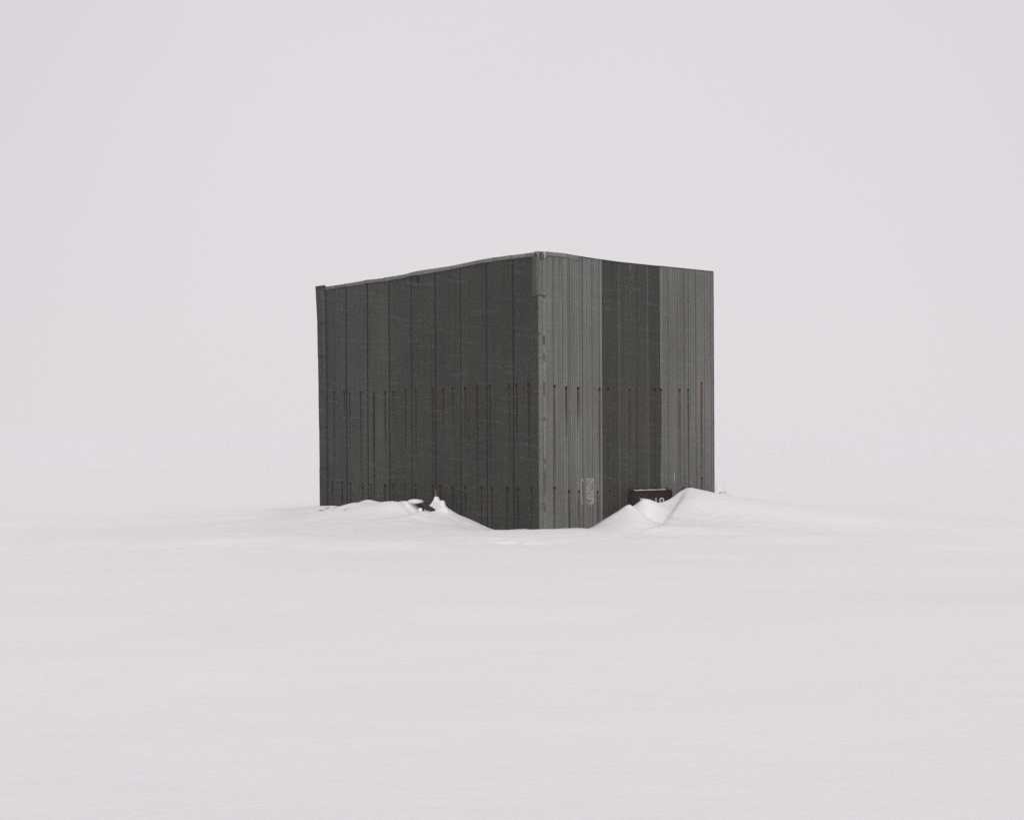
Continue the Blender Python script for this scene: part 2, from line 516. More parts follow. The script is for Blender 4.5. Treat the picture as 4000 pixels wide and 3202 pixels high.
RC = (.050, .030, .020); OR = (.13, .05, .012)
DK = (.010, .006, .006)
corner_piece(984.5, 1156, .16, W, .90, .022, [(W * .62, zc(1330), .02, .02, RC), (-.03, zc(1033), .02, .09, RC), (-.02, zc(1134), .02, .02, RC), (W * .5, zc(1156), .2, .012, RC)], .02)
corner_piece(1154, 1382, .020, W, .96, .018, [(W * .62, zc(1328), .012, .085, RC), (W * .62, zc(1160), .015, .03, RC), (-.01, zc(1207), .02, .02, RC), (-.01, zc(1303), .02, .02, RC)], .008)
corner_piece(1380, 1482, .018, W, .98, .020, [(W * .6, zc(1385), .012, .12, (.075, .068, .06)), (W * .6, zc(1479), .06, .008, RC)], .006)
corner_piece(1480, 1645, .018, W, .98, .018, [(W * .62, zc(1520), .011, .14, (.085, .065, .05)), (W * .62, zc(1638), .010, .035, RC), (W * .5, zc(1644), .05, .006, RC)], .006)
corner_piece(1643, 1968, .018, W, 1.0, .020, [(W * .62, zc(1802), .02, .035, OR), (W * .6, zc(1880), .010, .25, (.085, .08, .075)), (W * .5, zc(1967), .05, .006, RC)], .006)
corner_piece(1966, 2110, .018, W, .98, .018, [(W * .62, zc(1985), .010, .07, (.06, .058, .055))], .006)
# torn cap where the two roof trims meet
v, c = [], []
sdv = [('L', .10), ('L', .05), ('L', .0), ('R', .03), ('R', .06), ('R', .09), ('R', .12), ('R', .155), ('R', .185)]
rough_b = [1000, 997, 1004, 1020, 1009, 1014, 1006, 1014, 1003]
for i, ((sd, s), yb) in enumerate(zip(sdv, rough_b)):
    za = zc(983.0) + (-.02 if i == 3 else 0); zb = zc(yb)
    for j in range(7):
        z = za + (zb - za) * j / 6
        n = .027 + (.006 if i % 2 else 0)
        if sd == 'L' and s == 0:
            p = P0 + NL * n + NR * n; v.append((p[0] + lean(z), p[1], z))
        else:
            v.append(wall_xyz(sd, s, z, n))
        t = np.array((.20, .205, .19)) * random.uniform(.75, 1.2)
        if (i in (1, 3, 5) and j > 2) or (i == 3) or (i == 7 and j > 3) or (i == 0 and j > 3):
            t = np.array(DK) * random.uniform(.8, 2)
        if i == 6:
            t = np.array((.36, .37, .35))
        c.append(t)
cap = link('trim_cap', mesh('trim_cap', v, grid_faces(len(sdv), 7), M_TRIM, False, np.array(c)), shed)
cap['label'] = 'torn rusted corner cap of the roof trim'

# ---- far left end flashing, in lapped lengths, bulging out at the top
endys = [1119, 1266, 1395, 1534, 1672, 1830, 1990]
def end_x(y):                                    # outer and inner edge of the strip
    return float(np.interp(y, [1119, 1180, 1265, 1400, 1535, 1680, 1850, 1990], [1233, 1236, 1240.5, 1243, 1245.5, 1248, 1249.5, 1251])), \
           float(np.interp(y, [1119, 1265, 1535, 1990], [1271, 1276, 1279.5, 1281.5]))
for i, (ya, yb) in enumerate(zip(endys[:-1], endys[1:])):
    v, c = [], []
    ny = 26
    pr = .020 + .004 * (i % 2)
    for k_ in range(7):
        for j in range(ny + 1):
            y = ya + (yb + 2 - ya) * j / ny
            xo, xi = end_x(y)
            so, z = on_wall('L', xo, y); si, _ = on_wall('L', xi, y)
            tone = (.042, .042, .040)
            if k_ == 0:   p = wall_xyz('L', si, z, .002)
            elif k_ == 1: p = wall_xyz('L', si, z, pr); 
            elif k_ == 2: p = wall_xyz('L', si + .05, z, pr + .008)
            elif k_ == 3: p = wall_xyz('L', si + (so - si) * .5, z, pr)
            elif k_ == 4: p = wall_xyz('L', so - .04, z, pr)
            elif k_ == 5: p = wall_xyz('L', so, z, pr - .012)
            else:
                q = P0 + UL * so + NL * (-.14); p = (q[0] + lean(z), q[1], z)
            t = np.array(tone) * random.uniform(.85, 1.15)
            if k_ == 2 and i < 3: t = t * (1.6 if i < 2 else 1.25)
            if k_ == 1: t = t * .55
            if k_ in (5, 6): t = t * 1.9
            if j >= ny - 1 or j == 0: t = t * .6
            f = min(1, max(0, (y - 1640) / 250))
            if k_ in (2, 3, 4): t = t * (1 - .35 * f) + np.array((.034, .021, .024)) * .35 * f
            v.append(p); c.append(t)
    link('corner_trim', mesh('corner_trim', v, grid_faces(7, ny + 1), M_TRIM, False, np.array(c)), shed)
strip('roof_trim', 'L', [(1234, 1118), (1272, 1119)], [(1234, 1126), (1272, 1123.5)], (.04, .034, .034), n0=.026)
# pale vertical lap strip on the far right edge with its rusty nicks
v, c = [], []
for k_, (ds, n) in enumerate([(-.045, .012), (-.02, .014), (0.0, .012), (.004, -.08)]):
    for j in range(60):
        z = ztR - .03 - (ztR + .2) * j / 59
        v.append(wall_xyz('R', END_R + ds, z, n))
        t = np.array((.085, .085, .08)) * random.uniform(.8, 1.2)
        if any(abs(z - zc_) < .05 for zc_ in [on_wall('R', 2785, y)[1] for y in (1220, 1350, 1490, 1640, 1730, 1850)]) and k_ > 0:
            t = np.array((.035, .018, .018))
        c.append(t)
link('corner_trim', mesh('corner_trim', v, grid_faces(4, 60), M_TRIM, False, np.array(c)), shed)

# ------------------------------------------------------------------ snow
# line of the drift tops round the shed: measured point, how far in front of the wall, front width
def crest_points():
    pts = []
    def plane(side, lst):
        for x, y, n, w in lst:
            s, z = on_wall(side, x, y, n)
            u, nn = (UL, NL) if side == 'L' else (UR, NR)
            p = P0 + u * s + nn * n
            pts.append((p[0], p[1], z, w))
    def free(lst):
        for x, y, dep, w in lst:
            q = at(x, y, dep); pts.append((q[0], q[1], q[2], w))
    free([(-500, 2075, 31, 10), (200, 2062, 32, 10), (600, 2048, 32.5, 9), (900, 2043, 33, 7), (1100, 2030, 33.3, 6), (1160, 2014, 33.4, 5), (1195, 1997, 33.5, 4)])
    plane('L', [(1215, 1984, .5, 3.6), (1240, 1976, .5, 3.2), (1290, 1974, .5, 2.9), (1308, 1975, .5, 2.7), (1322, 1979, .5, 2.5), (1352, 1984.5, .5, 2.4),
                (1358, 1982, .5, 1.8), (1380, 1969, .5, 2.0), (1405, 1956.5, .5, 2.2), (1420, 1949, .5, 2.2), (1432, 1945.5, .5, 2.2), (1440, 1945, .5, 2.2), (1455, 1948, .5, 2.2), (1478, 1953, .5, 2.2),
                (1492, 1950, .5, 2.2), (1503, 1950.5, .5, 2.2), (1527, 1953.3, .5, 2.2), (1545, 1951, .5, 2.2), (1558, 1948, .5, 2.2), (1566, 1944.6, .5, 2.2), (1590, 1944, .5, 2.2),
                (1600, 1948, .5, 2.2), (1608, 1957, .5, 2.2), (1616, 1975, .5, 2.2), (1628, 1989, .5, 2.2), (1640, 1996, .48, 2.4), (1660, 1995.5, .46, 2.6), (1690, 1995.5, .46, 2.8),
                (1707, 1996, .45, 2.8), (1713, 1990, .45, 2.8), (1722, 1976, .45, 2.8), (1730, 1968, .45, 2.8), (1735, 1972, .45, 2.8), (1745, 1985, .45, 2.8), (1755, 1998, .43, 2.8), (1775, 2013, .41, 2.8),
                (1800, 2030, .38, 2.8), (1830, 2044, .34, 2.8), (1858, 2057, .30, 3), (1890, 2065, .26, 3), (1903, 2069, .22, 3), (1911, 2073.5, .15, 3),
                (1925, 2073.5, .10, 3), (1950, 2071, .06, 3), (2000, 2068, .05, 3), (2080, 2066.5, .05, 3)])
    plane('R', [(2125, 2066, .05, 3), (2209, 2063.5, .06, 3), (2271, 2062, .08, 3), (2301, 2063, .10, 3), (2322, 2065, .14, 2.6), (2328, 2061, .18, 2.4), (2337, 2052, .22, 2.2), (2359, 2036, .30, 2.0), (2383, 2018, .34, 1.9),
                (2417, 2003, .38, 1.8), (2445, 1982, .40, 1.8), (2457, 1970, .40, 1.8), (2464, 1965, .40, 1.8), (2467, 1973, .40, 1.8), (2472, 1980, .40, 1.8), (2482, 1982.6, .40, 1.8), (2494, 1979, .40, 1.8),
                (2504, 1967, .40, 1.8), (2510, 1953, .40, 1.8), (2516, 1946, .40, 1.8), (2528, 1943.5, .40, 1.8), (2544, 1945, .40, 1.8), (2562, 1950.6, .40, 1.8), (2579, 1956, .40, 1.8), (2592, 1955, .40, 1.8),
                (2609, 1949, .42, 2.2), (2632, 1938, .46, 2.8), (2655, 1922, .5, 3.6), (2674, 1911, .5, 4.2), (2688, 1908.5, .5, 4.6), (2706, 1911, .5, 5), (2736, 1918, .5, 5), (2769, 1927.5, .5, 5.5), (2790, 1937, .5, 6)])
    free([(2803, 1942, 31.3, 8), (2850, 1949, 31.8, 10), (2950, 1962, 32.3, 12), (3150, 1982, 33, 14), (3500, 2006, 34, 14), (4000, 2032, 35, 14), (4700, 2060, 36, 14)])
    return np.array(pts)
CP = crest_points()
# resample finely along its length
seg = np.hypot(np.diff(CP[:, 0]), np.diff(CP[:, 1])); cum = np.concatenate([[0], np.cumsum(seg)])
tt = np.concatenate([np.arange(0, cum[-1], .03)])
CR = np.stack([np.interp(tt, cum, CP[:, i]) for i in range(4)], 1)
k3 = np.ones(3) / 3
for i in (2,):
    pad = np.pad(CR[:, i], 1, mode='edge'); CR[:, i] = np.convolve(pad, k3, 'valid')
def blur(v_, m_):
    kk = np.hanning(m_ + 2)[1:-1]; kk /= kk.sum()
    return np.convolve(np.pad(v_, m_ // 2, mode='edge'), kk, 'valid')[:len(v_)]
for i in (0, 1):
    CR[:, i] = .4 * CR[:, i] + .6 * blur(CR[:, i], 9)
CR[:, 3] = blur(CR[:, 3], 41)
# ragged edge where the wind has cut the two drifts back beside the near corner
rag = ((CR[:, 0] > -1.6) & (CR[:, 0] < -.35) | (CR[:, 0] > 1.35) & (CR[:, 0] < 2.2)) & (CR[:, 1] < 31)
CR[:, 2] += rag * (.028 * vnoise(tt * 8, tt * 0, 51) + .018 * vnoise(tt * 23, tt * 0, 52))
TAN = np.gradient(CR[:, :2], axis=0); TAN /= np.linalg.norm(TAN, axis=1)[:, None] + 1e-9
FRONT = np.stack([TAN[:, 1], -TAN[:, 0]], 1)      # points away from the shed, towards the camera side

def base_h(x, y):
    far = np.sqrt(x ** 2 + (y - 28) ** 2)
    h = -.9 * sstep(34, 75, y) - 1.2 * sstep(60, 260, y)
    h += -.30 * sstep(3, 13, -x) - .10 * sstep(3, 13, x)
    h += .07 * vnoise(x * .16 + 3.1, y * .22, 1) * sstep(0, 6, np.abs(y - 29)) + .03 * vnoise(x * .45, y * .9 + 5, 2)
    h += .35 * vnoise(x * .03, y * .03, 4) * sstep(40, 120, far) + 1.5 * vnoise(x * .006, y * .006, 6) * sstep(150, 600, far)
    h += .007 * vnoise(x * 1.3 + .4 * y, y * 1.9, 8)
    # wind scoured patches: low broken steps that come and go
    p = sstep(.05, .45, vnoise(x * .38 + 7, y * .5, 14)) * sstep(30, 24, y)
    h += p * (.010 * sstep(-.1, .25, vnoise(x * 2.1 + .5 * y, y * 3.4, 15)) + .005 * vnoise(x * 6, y * 9, 16))
    # scoured lumps in front of the near corner
    g = np.exp(-((x - .1) / 1.1) ** 2 - ((y - 25.2) / 1.1) ** 2)
    h += g * (-.07 + .030 * vnoise(x * 3.2, y * 5, 12))
    return h

def poly_sd(x, y, P):
    """nearest point of a plan polyline: distance (+ on its right-hand side) and position along it 0..1"""
    P = np.asarray(P, float); best = np.full(x.shape, 1e9); sgn = np.ones(x.shape); par = np.zeros(x.shape)
    n = len(P) - 1
    for i in range(n):
        a, b = P[i], P[i + 1]; d = b - a; L2 = d @ d
        q = np.clip(((x - a[0]) * d[0] + (y - a[1]) * d[1]) / L2, 0, 1)
        dx = x - a[0] - q * d[0]; dy = y - a[1] - q * d[1]
        dd = np.hypot(dx, dy)
        s = np.where(d[0] * dy - d[1] * dx < 0, 1.0, -1.0)
        m = dd < best
        best = np.where(m, dd, best); sgn = np.where(m, s, sgn); par = np.where(m, (i + q) / n, par)
    return best * sgn, par

SCARP = [(2.15, 26.3), (2.34, 26.75), (2.56, 27.3), (2.80, 28.0), (3.08, 28.9), (3.38, 29.7), (3.6, 30.4)]
BENCH = [(-4.1, 32.0), (-3.3, 31.35), (-2.6, 30.65), (-2.0, 30.0), (-1.75, 29.6), (-1.55, 29.0)]

def snow_h(x, y):
    x = np.asarray(x, float); y = np.asarray(y, float)
    shp = x.shape; x = x.ravel(); y = y.ravel()
    B = base_h(x, y)
    h = B.copy()
    near = np.where((np.abs(x) < 60) & (y > 14) & (y < 70))[0]
    for ch in np.array_split(near, max(1, len(near) // 4000)):
        if len(ch) == 0:
            continue
        d2 = (x[ch, None] - CR[None, :, 0]) ** 2 + (y[ch, None] - CR[None, :, 1]) ** 2
        dd_ = np.sqrt(d2)
        j = np.argmin(d2, 1); d = dd_[np.arange(len(ch)), j]
        wt = np.exp(-(dd_ - d[:, None]) / (.012 + .17 * d)[:, None])
        wt /= wt.sum(1)[:, None]
        c = wt @ CR[:, 2]; w = wt @ CR[:, 3]
        front = ((x[ch] - CR[j, 0]) * FRONT[j, 0] + (y[ch] - CR[j, 1]) * FRONT[j, 1]) > 0
        q = np.clip(d / w, 0, 1)
        ff = (1 - q) ** 2 * (1 + 2 * q)
        ff = .55 * ff + .45 * (1 - q) ** 2            # steeper at the lip, long toe
        qb = np.clip(d / np.where(x[ch] < 0, 1.3, 2.5 + .6 * w), 0, 1)
        fb = 1 - .45 * sstep(0, .5, d)
        inb = (x[ch] - P0[0]) * UL[0] + (y[ch] - P0[1]) * UL[1], (x[ch] - P0[0]) * UR[0] + (y[ch] - P0[1]) * UR[1]
        outside_back = (inb[0] > END_L) | (inb[1] > END_R)
        fb = np.where(outside_back, (1 - qb) ** 2 * (1 + 2 * qb), fb)
        f = np.where(front, ff, fb)
        h[ch] = B[ch] * (1 - f) + c * f
        # smooth seam between crest samples far out in front
    m = (x > -6) & (x < 8) & (y > 22) & (y < 34)
    crust = m * sstep(25, 27.5, y) * (.5 + .5 * vnoise(x * .9, y * .9, 53))
    h += crust * (.010 * vnoise(x * 4.1 + 1.5 * y, y * 5.2, 54) + .005 * vnoise(x * 11, y * 13, 55))
    sd, par = poly_sd(x, y, SCARP)
    amp = .105 * sstep(.0, .30, par) * (1 - .75 * sstep(.75, 1.0, par))
    h += m * amp * np.where(sd > 0, 1 - sstep(.05, 4.2, sd), 1 - sstep(.0, .20, -sd)) * (np.abs(sd) < 5) * (1 - .9 * (par <= 0)) * 1.0
    hol = m * .09 * sstep(.0, .25, par) * (1 - sstep(.7, 1, par)) * np.exp(-((-sd - .35) / .3) ** 2)
    h -= hol
    for sd_, xc, rs, dep_ in (('R', 2481, .13, .08), ('L', 1670, .30, .10), ('L', 1356, .30, .05)):
        u_, n_ = (UL, NL) if sd_ == 'L' else (UR, NR)
        ss = (x - P0[0]) * u_[0] + (y - P0[1]) * u_[1]; nn_ = (x - P0[0]) * n_[0] + (y - P0[1]) * n_[1]
        h -= m * dep_ * np.exp(-((ss - on_wall(sd_, xc, 1980, .4)[0]) / rs) ** 2) * sstep(.42, .85, nn_) * (1 - sstep(.8, 2.2, nn_))
    sd, par = poly_sd(x, y, BENCH)
    amp = .022 * sstep(.0, .3, par) * (1 - sstep(.8, 1, par))
    h += m * amp * np.where(sd > 0, 1 - sstep(.05, 1.2, sd), 1 - sstep(.0, .18, -sd))
    h -= m * .06 * sstep(.05, .3, par) * (1 - sstep(.8, 1, par)) * np.exp(-((-sd - .28) / .2) ** 2)
    return h.reshape(shp)

def ray_snow(x, y, d0=20., d1=33.):
    D = np.linspace(d0, d1, 900)
    Q = np.stack([(x - CX) / F * D, D, CAMZ - (y - HY) / F * D], 1)
    hh = snow_h(Q[:, 0], Q[:, 1])
    k_ = np.argmax(Q[:, 2] < hh) if (Q[:, 2] < hh).any() else len(D) - 1
    return Q[k_]

def axis(dense, step, outs, grow):
    a, b = dense
    mid = list(np.arange(a, b, step))
    lo, hi, st = [], [], step
    v_ = a
    while v_ > outs[0]:
        st = min(st * grow, 250); v_ -= st; lo.append(v_)
    st, v_ = step, mid[-1]
    while v_ < outs[1]:
        st = min(st * grow, 250); v_ += st; hi.append(v_)
    return np.array(lo[::-1] + mid + hi)
gx = axis((-5.4, 5.4), .032, (-2600, 2600), 1.09)
gy1 = axis((25.4, 34.2), .032, (-400, 2600), 1.06)
GX, GY = np.meshgrid(gx, gy1, indexing='ij')
GZ = snow_h(GX, GY)
v = np.stack([GX, GY, GZ], -1).reshape(-1, 3)
snow = link('snow_ground', mesh('snow_ground', v, grid_faces(len(gx), len(gy1)), M_SNOW, True))
tag(snow, kind='structure')

# ------------------------------------------------------------------ pieces of snow shaped by the wind
def pillow(name, outline, side, n, thick, mat, step=2.0, seed=0, bottom_px=None):
    """a rounded body whose face has the measured outline and whose thickness swells to its middle"""
    P = np.array(outline, float)
    x0, y0 = P.min(0) - 1; x1, y1 = P.max(0) + 1
    bm = bmesh.new()
    def inside(px, py):
        c = False; j = len(P) - 1
        for i in range(len(P)):
            if (P[i, 1] > py) != (P[j, 1] > py) and px < (P[j, 0] - P[i, 0]) * (py - P[i, 1]) / (P[j, 1] - P[i, 1]) + P[i, 0]:
                c = not c
            j = i
        return c
    def edge(px, py):
        best = 1e9
        for i in range(len(P)):
            a = P[i - 1]; b = P[i]; d = b - a
            q = np.clip(((px - a[0]) * d[0] + (py - a[1]) * d[1]) / max(d @ d, 1e-6), 0, 1)
            best = min(best, math.hypot(px - a[0] - q * d[0], py - a[1] - q * d[1]))
        return best
    pts = [tuple(p) for p in P]
    # outline densified + interior lattice, triangulated
    dens = []
    for i in range(len(P)):
        a, b = P[i - 1], P[i]; m_ = max(1, int(np.hypot(*(b - a)) / step))
        dens += [a + (b - a) * q / m_ for q in range(m_)]
    nb = len(dens)
    inner = []
    for gx_ in np.arange(x0, x1, step):
        for gy_ in np.arange(y0, y1, step):
            if inside(gx_, gy_) and edge(gx_, gy_) > step * .6:
                inner.append(np.array((gx_ + random.uniform(-.3, .3), gy_ + random.uniform(-.3, .3))))
    from mathutils.geometry import delaunay_2d_cdt
    vv, ee, fc, *_ = delaunay_2d_cdt([Vector(p) for p in dens + inner], [], [list(range(nb))], 1, 1e-4)
    front, back = [], []
    for p in vv:
        e = edge(p.x, p.y)
        q = min(1, e / 3.5)
        t = thick * .5 * math.sqrt(max(0, q * (2 - q))) + .004
        t += .012 * float(vnoise(p.x * .5 + seed, p.y * .5, 21)) * q
        for lst, sg in ((front, 1), (back, -1)):
            s, z = on_wall(side, p.x, p.y, n)
            lst.append(bm.verts.new(wall_xyz(side, s, z, n + sg * t)))
    bnd = {}
    for f in fc:
        bm.faces.new([front[i] for i in f]); bm.faces.new([back[i] for i in reversed(f)])
        for a, b in zip(f, list(f[1:]) + [f[0]]):
            bnd[(a, b)] = 1
    for (a, b) in list(bnd):
        if (b, a) not in bnd:
            bm.faces.new((front[a], back[a], back[b], front[b]))
    return link(name, from_bm(name, bm, mat, True))

horn = pillow('snow_horn', [(1683, 1973), (1690, 1965), (1697, 1955), (1701, 1949), (1702, 1944), (1702.5, 1940), (1705, 1938.7), (1708, 1939.5),
              (1709, 1946), (1714, 1953), (1721, 1960), (1725, 1958.5), (1728, 1952.5), (1730.5, 1956), (1733, 1962), (1733.5, 1970), (1741, 1981), (1750, 1994), (1752, 2010),
              (1716, 2010), (1707, 1990), (1698, 1983), (1690, 1979)], 'L', .45, .11, M_SNOW, 1.5, 1)
tag(horn, 'pointed wind carved crust of snow leaning out before the dark side wall', 'snow crust')
lump = pillow('snow_lump', [(1609, 1953), (1612, 1949), (1618, 1948.5), (1626, 1948.8), (1634, 1951), (1638, 1956), (1639.5, 1962), (1636, 1966), (1630, 1967), (1627, 1963.5), (1622, 1965), (1617, 1968.5), (1613, 1968), (1611, 1961)],
              'L', .45, .22, M_SNOW, 2.0, 4)
tag(lump, 'round white lump of snow perched on the dark broken board', 'snow lump')
chip = pillow('snow_lump', [(1634, 1988), (1638, 1985), (1645, 1982), (1647, 1990), (1648, 1997), (1641, 1999), (1634, 1996)], 'L', .49, .07, M_SNOW, 2.0, 6)
tag(chip, 'small white chip of snow at the foot of the dark broken board', 'snow lump')

def bar(bm, a, b, w, h, up=Vector((0, 0, 1))):
    a = Vector(a); b = Vector(b); d = (b - a).normalized()
    r = d.cross(up)
    r = r.normalized() if r.length > 1e-4 else Vector((1, 0, 0))
    u = r.cross(d)
    vs = []
    for p in (a, b):
        for sx, sy in ((-1, -1), (1, -1), (1, 1), (-1, 1)):
            vs.append(bm.verts.new(p + r * sx * w / 2 + u * sy * h / 2))
    for f in ((0, 1, 2, 3), (7, 6, 5, 4), (0, 4, 5, 1), (1, 5, 6, 2), (2, 6, 7, 3), (3, 7, 4, 0)):
        bm.faces.new([vs[i] for i in f])

def wp(side, x, y, n):
    s, z = on_wall(side, x, y, n)
    return wall_xyz(side, s, z, n)
board = pillow('broken_board', [(1623, 1963.5), (1628, 1964), (1634, 1966), (1643, 1967), (1648, 1974), (1652, 1985), (1654.5, 1998), (1649, 1999), (1647, 1983), (1641, 1984.5), (1633, 1976), (1625, 1969)],
               'L', .42, .06, M_WOOD, 2.0, 9)
tag(board, 'dark brown broken board poking from the drift under a lump of snow', 'board')

bm = bmesh.new()
pts = [wp('L', 1703, 1944, .45), wp('L', 1702.3, 1932, .45), wp('L', 1702.6, 1915, .45)]
for a, b, w in ((pts[0], pts[1], .011), (pts[1], pts[2], .007)):
    bar(bm, a, b, w, w, Vector((0, 1, 0)))
stalk = link('dry_stalk', from_bm('dry_stalk', bm, M_STALK))
tag(stalk, 'thin pale dry stalk sticking up from the pointed snow crust', 'stalk')

# frosted debris showing through the snow at the far left foot of the shed
def clod(x, y, wpx, hpx, seed, lab, mat=M_DEBRIS):
    p = ray_snow(x, y, 27, 35)
    k_ = p[1] / F
    bm = bmesh.new()
    bmesh.ops.create_icosphere(bm, subdivisions=3, radius=1)
    rx, rz = wpx * k_ / 2, hpx * k_ / 2
    for vv in bm.verts:
        q = 1 + .35 * float(vnoise(vv.co.x * 2 + seed * 3.7, vv.co.z * 2 + vv.co.y * 1.3, seed)) + .15 * float(vnoise(vv.co.x * 6 + seed, vv.co.z * 6 + vv.co.y * 3, seed + 2))
        vv.co = Vector((vv.co.x * rx * q, vv.co.y * rx * .5 * q, vv.co.z * rz * q))
    o = link('frosted_clod', from_bm('frosted_clod', bm, mat, True), None, (p[0], p[1] + rx * .05, p[2]))
    o.rotation_euler = (0, random.uniform(-.08, .08), .8)
    tag(o, lab, 'clod', 'frosted clods at the left foot of the shed')
    return o
clod(1284, 1984, 34, 8, 1, 'long grey frosted clod nearest the far left corner of the shed')
clod(1311, 1984.5, 17, 8.5, 2, 'dark rounded clod under the snow ledge left of the first hump')
clod(1300, 1992, 16, 4, 3, 'smallest flat clod just below the dark rounded clod')
clod(1355, 1990.5, 26, 6, 4, 'low grey clod in the dip before the snow hump')
clod(1262, 1992, 44, 4, 5, 'thin wide clod lowest and farthest left in the snow ledge')

# ------------------------------------------------------------------ half buried sign board by the end wall
sign = bpy.data.objects.new('sign_board', None); COL.objects.link(sign)
sn = .17
s0, zt_ = on_wall('R', 2477, 1921, sn); s1, zt2 = on_wall('R', 2620, 1917.5, sn)
zt_ = zt2 = .5 * (zt_ + zt2)
zb_ = zt_ - .62
sign.location = wall_xyz('R', s0, zb_, sn)
tag(sign, 'dark brown board with worn white letters half buried in the drift', 'sign')
bpy.context.view_layer.update()
inv = Matrix.Translation(-Vector(sign.location))
def box_on_wall(bm, sa, sb, za, zb, na, nb):
    vs = [bm.verts.new(inv @ Vector(wall_xyz('R', s, z, n))) for n in (na, nb) for z in (za, zb) for s in (sa, sb)]
    for f in ((0, 1, 3, 2), (4, 6, 7, 5), (0, 4, 5, 1), (2, 3, 7, 6), (0, 2, 6, 4), (1, 5, 7, 3)):
        bm.faces.new([vs[i] for i in f])
tilt = .010
bm = bmesh.new(); box_on_wall(bm, s0, s1, zb_, zt_, sn - .06, sn)
bmesh.ops.bevel(bm, geom=bm.edges[:], offset=.006, segments=2, affect='EDGES')
link('panel', from_bm('panel', bm, M_SIGN), sign)
for nm, sa, sb, za, zb in (('frame_rail', s0 - .045, s1 + .012, zt_ - .005, zt_ + .03), ('frame_rail', s0 - .05, s0 - .003, zb_, zt_ - .008), ('frame_rail', s1 - .004, s1 + .028, zb_, zt_ - .008)):
    bm = bmesh.new(); box_on_wall(bm, sa, sb, za, zb, sn - .09, sn + .022)
    bmesh.ops.bevel(bm, geom=bm.edges[:], offset=.005, segments=2, affect='EDGES')
    link(nm, from_bm(nm, bm, M_SIGN), sign)
# lettering, only the tops of which stand clear of the snow
def stroke(x0_, y0_, x1_, y1_):
    sa, za = on_wall('R', x0_, y0_, sn); sb, zb = on_wall('R', x1_, y1_, sn)
    box_on_wall(bm, sa, sb, min(za, zb), max(za, zb), sn + .0005, sn + .004)
bm = bmesh.new()
stroke(2499.5, 1946, 2518, 1951.5); stroke(2506, 1953, 2511.5, 1972)                 # T
link('letter', from_bm('letter', bm, M_LETTER), sign)
bm = bmesh.new()
stroke(2561, 1944, 2564, 1974); stroke(2559.5, 1946, 2560.9, 1949)                    # 1
link('letter', from_bm('letter', bm, M_LETTER), sign)
bm = bmesh.new()
outer = [(2575.3, 1949), (2579.5, 1943.5), (2589, 1943.3), (2593.6, 1948), (2593.8, 1970), (2589, 1975), (2580, 1975), (2575.5, 1970)]
innr = [(2580.5, 1950.5), (2582.3, 1948.2), (2586.8, 1948.2), (2588.8, 1950.2), (2588.8, 1968), (2586.8, 1970.5), (2582.3, 1970.5), (2580.5, 1968)]
ring_ = []
for n_ in (sn + .0005, sn + .004):
    for P_ in (outer, innr):
        ring_.append([bm.verts.new(inv @ Vector(wall_xyz('R', *on_wall('R', px, py, sn), n_))) for px, py in P_])
for i in range(8):
    k_ = (i + 1) % 8
    bm.faces.new((ring_[2][i], ring_[2][k_], ring_[3][k_], ring_[3][i]))
    bm.faces.new((ring_[0][i], ring_[0][k_], ring_[1][k_], ring_[1][i]))
    bm.faces.new((ring_[0][i], ring_[0][k_], ring_[2][k_], ring_[2][i]))
    bm.faces.new((ring_[1][i], ring_[1][k_], ring_[3][k_], ring_[3][i]))
link('letter', from_bm('letter', bm, M_LETTER), sign)
# the line of snow caught on its top edge
bm = bmesh.new()
ns = 60
prev = None
for i in range(ns + 1):
    s = s0 + .02 + (s1 - s0 - .18) * i / ns
    hgt = max(.002, .006 + .005 * float(vnoise(i * .35, 1.7, 31)))
    ring = [bm.verts.new(wall_xyz('R', s, zt_ + .0305 + z, n)) for n, z in ((sn + .02, 0), (sn + .018, hgt * .8), (sn - .02, hgt), (sn - .05, hgt * .7), (sn - .06, 0))]
    if prev:
        for a in range(4):
            bm.faces.new((prev[a], prev[a + 1], ring[a + 1], ring[a]))
    prev = ring
ledge = link('snow_strip', from_bm('snow_strip', bm, M_SNOW, True))
tag(ledge, 'thin line of snow lying along the top edge of the brown board', 'snow strip')

# ------------------------------------------------------------------ torn paper on the end wall
def ragged(name, x0_, x1_, y0_, y1_, keep, lab, outline):
    st = 1.1
    nx, ny = int((x1_ - x0_) / st) + 1, int((y1_ - y0_) / st) + 1
    v = []
    for i in range(nx + 1):
        for j in range(ny + 1):
            x = x0_ + i * st; y = y0_ + j * st
            s, z = on_wall('R', x, y)
            v.append(wall_xyz('R', s, z, .0165 + .0015 * float(vnoise(x * .3, y * .2, 41))))
    fs = []
    for i in range(nx):
        for j in range(ny):
            x = x0_ + (i + .5) * st; y = y0_ + (j + .5) * st
            if keep(x, y):
                a = i * (ny + 1) + j
                fs.append((a, a + ny + 1, a + ny + 2, a + 1))
    me = mesh(name, v, fs, M_POSTER)
    bm = bmesh.new(); bm.from_mesh(me)
    bmesh.ops.delete(bm, geom=[q for q in bm.verts if not q.link_faces], context='VERTS')
    bm.to_mesh(me); bm.free()
    o = link(name, me)
    md = o.modifiers.new('thickness', 'SOLIDIFY'); md.thickness = .001
    return tag(o, lab, 'paper', 'torn paper left on the end wall')
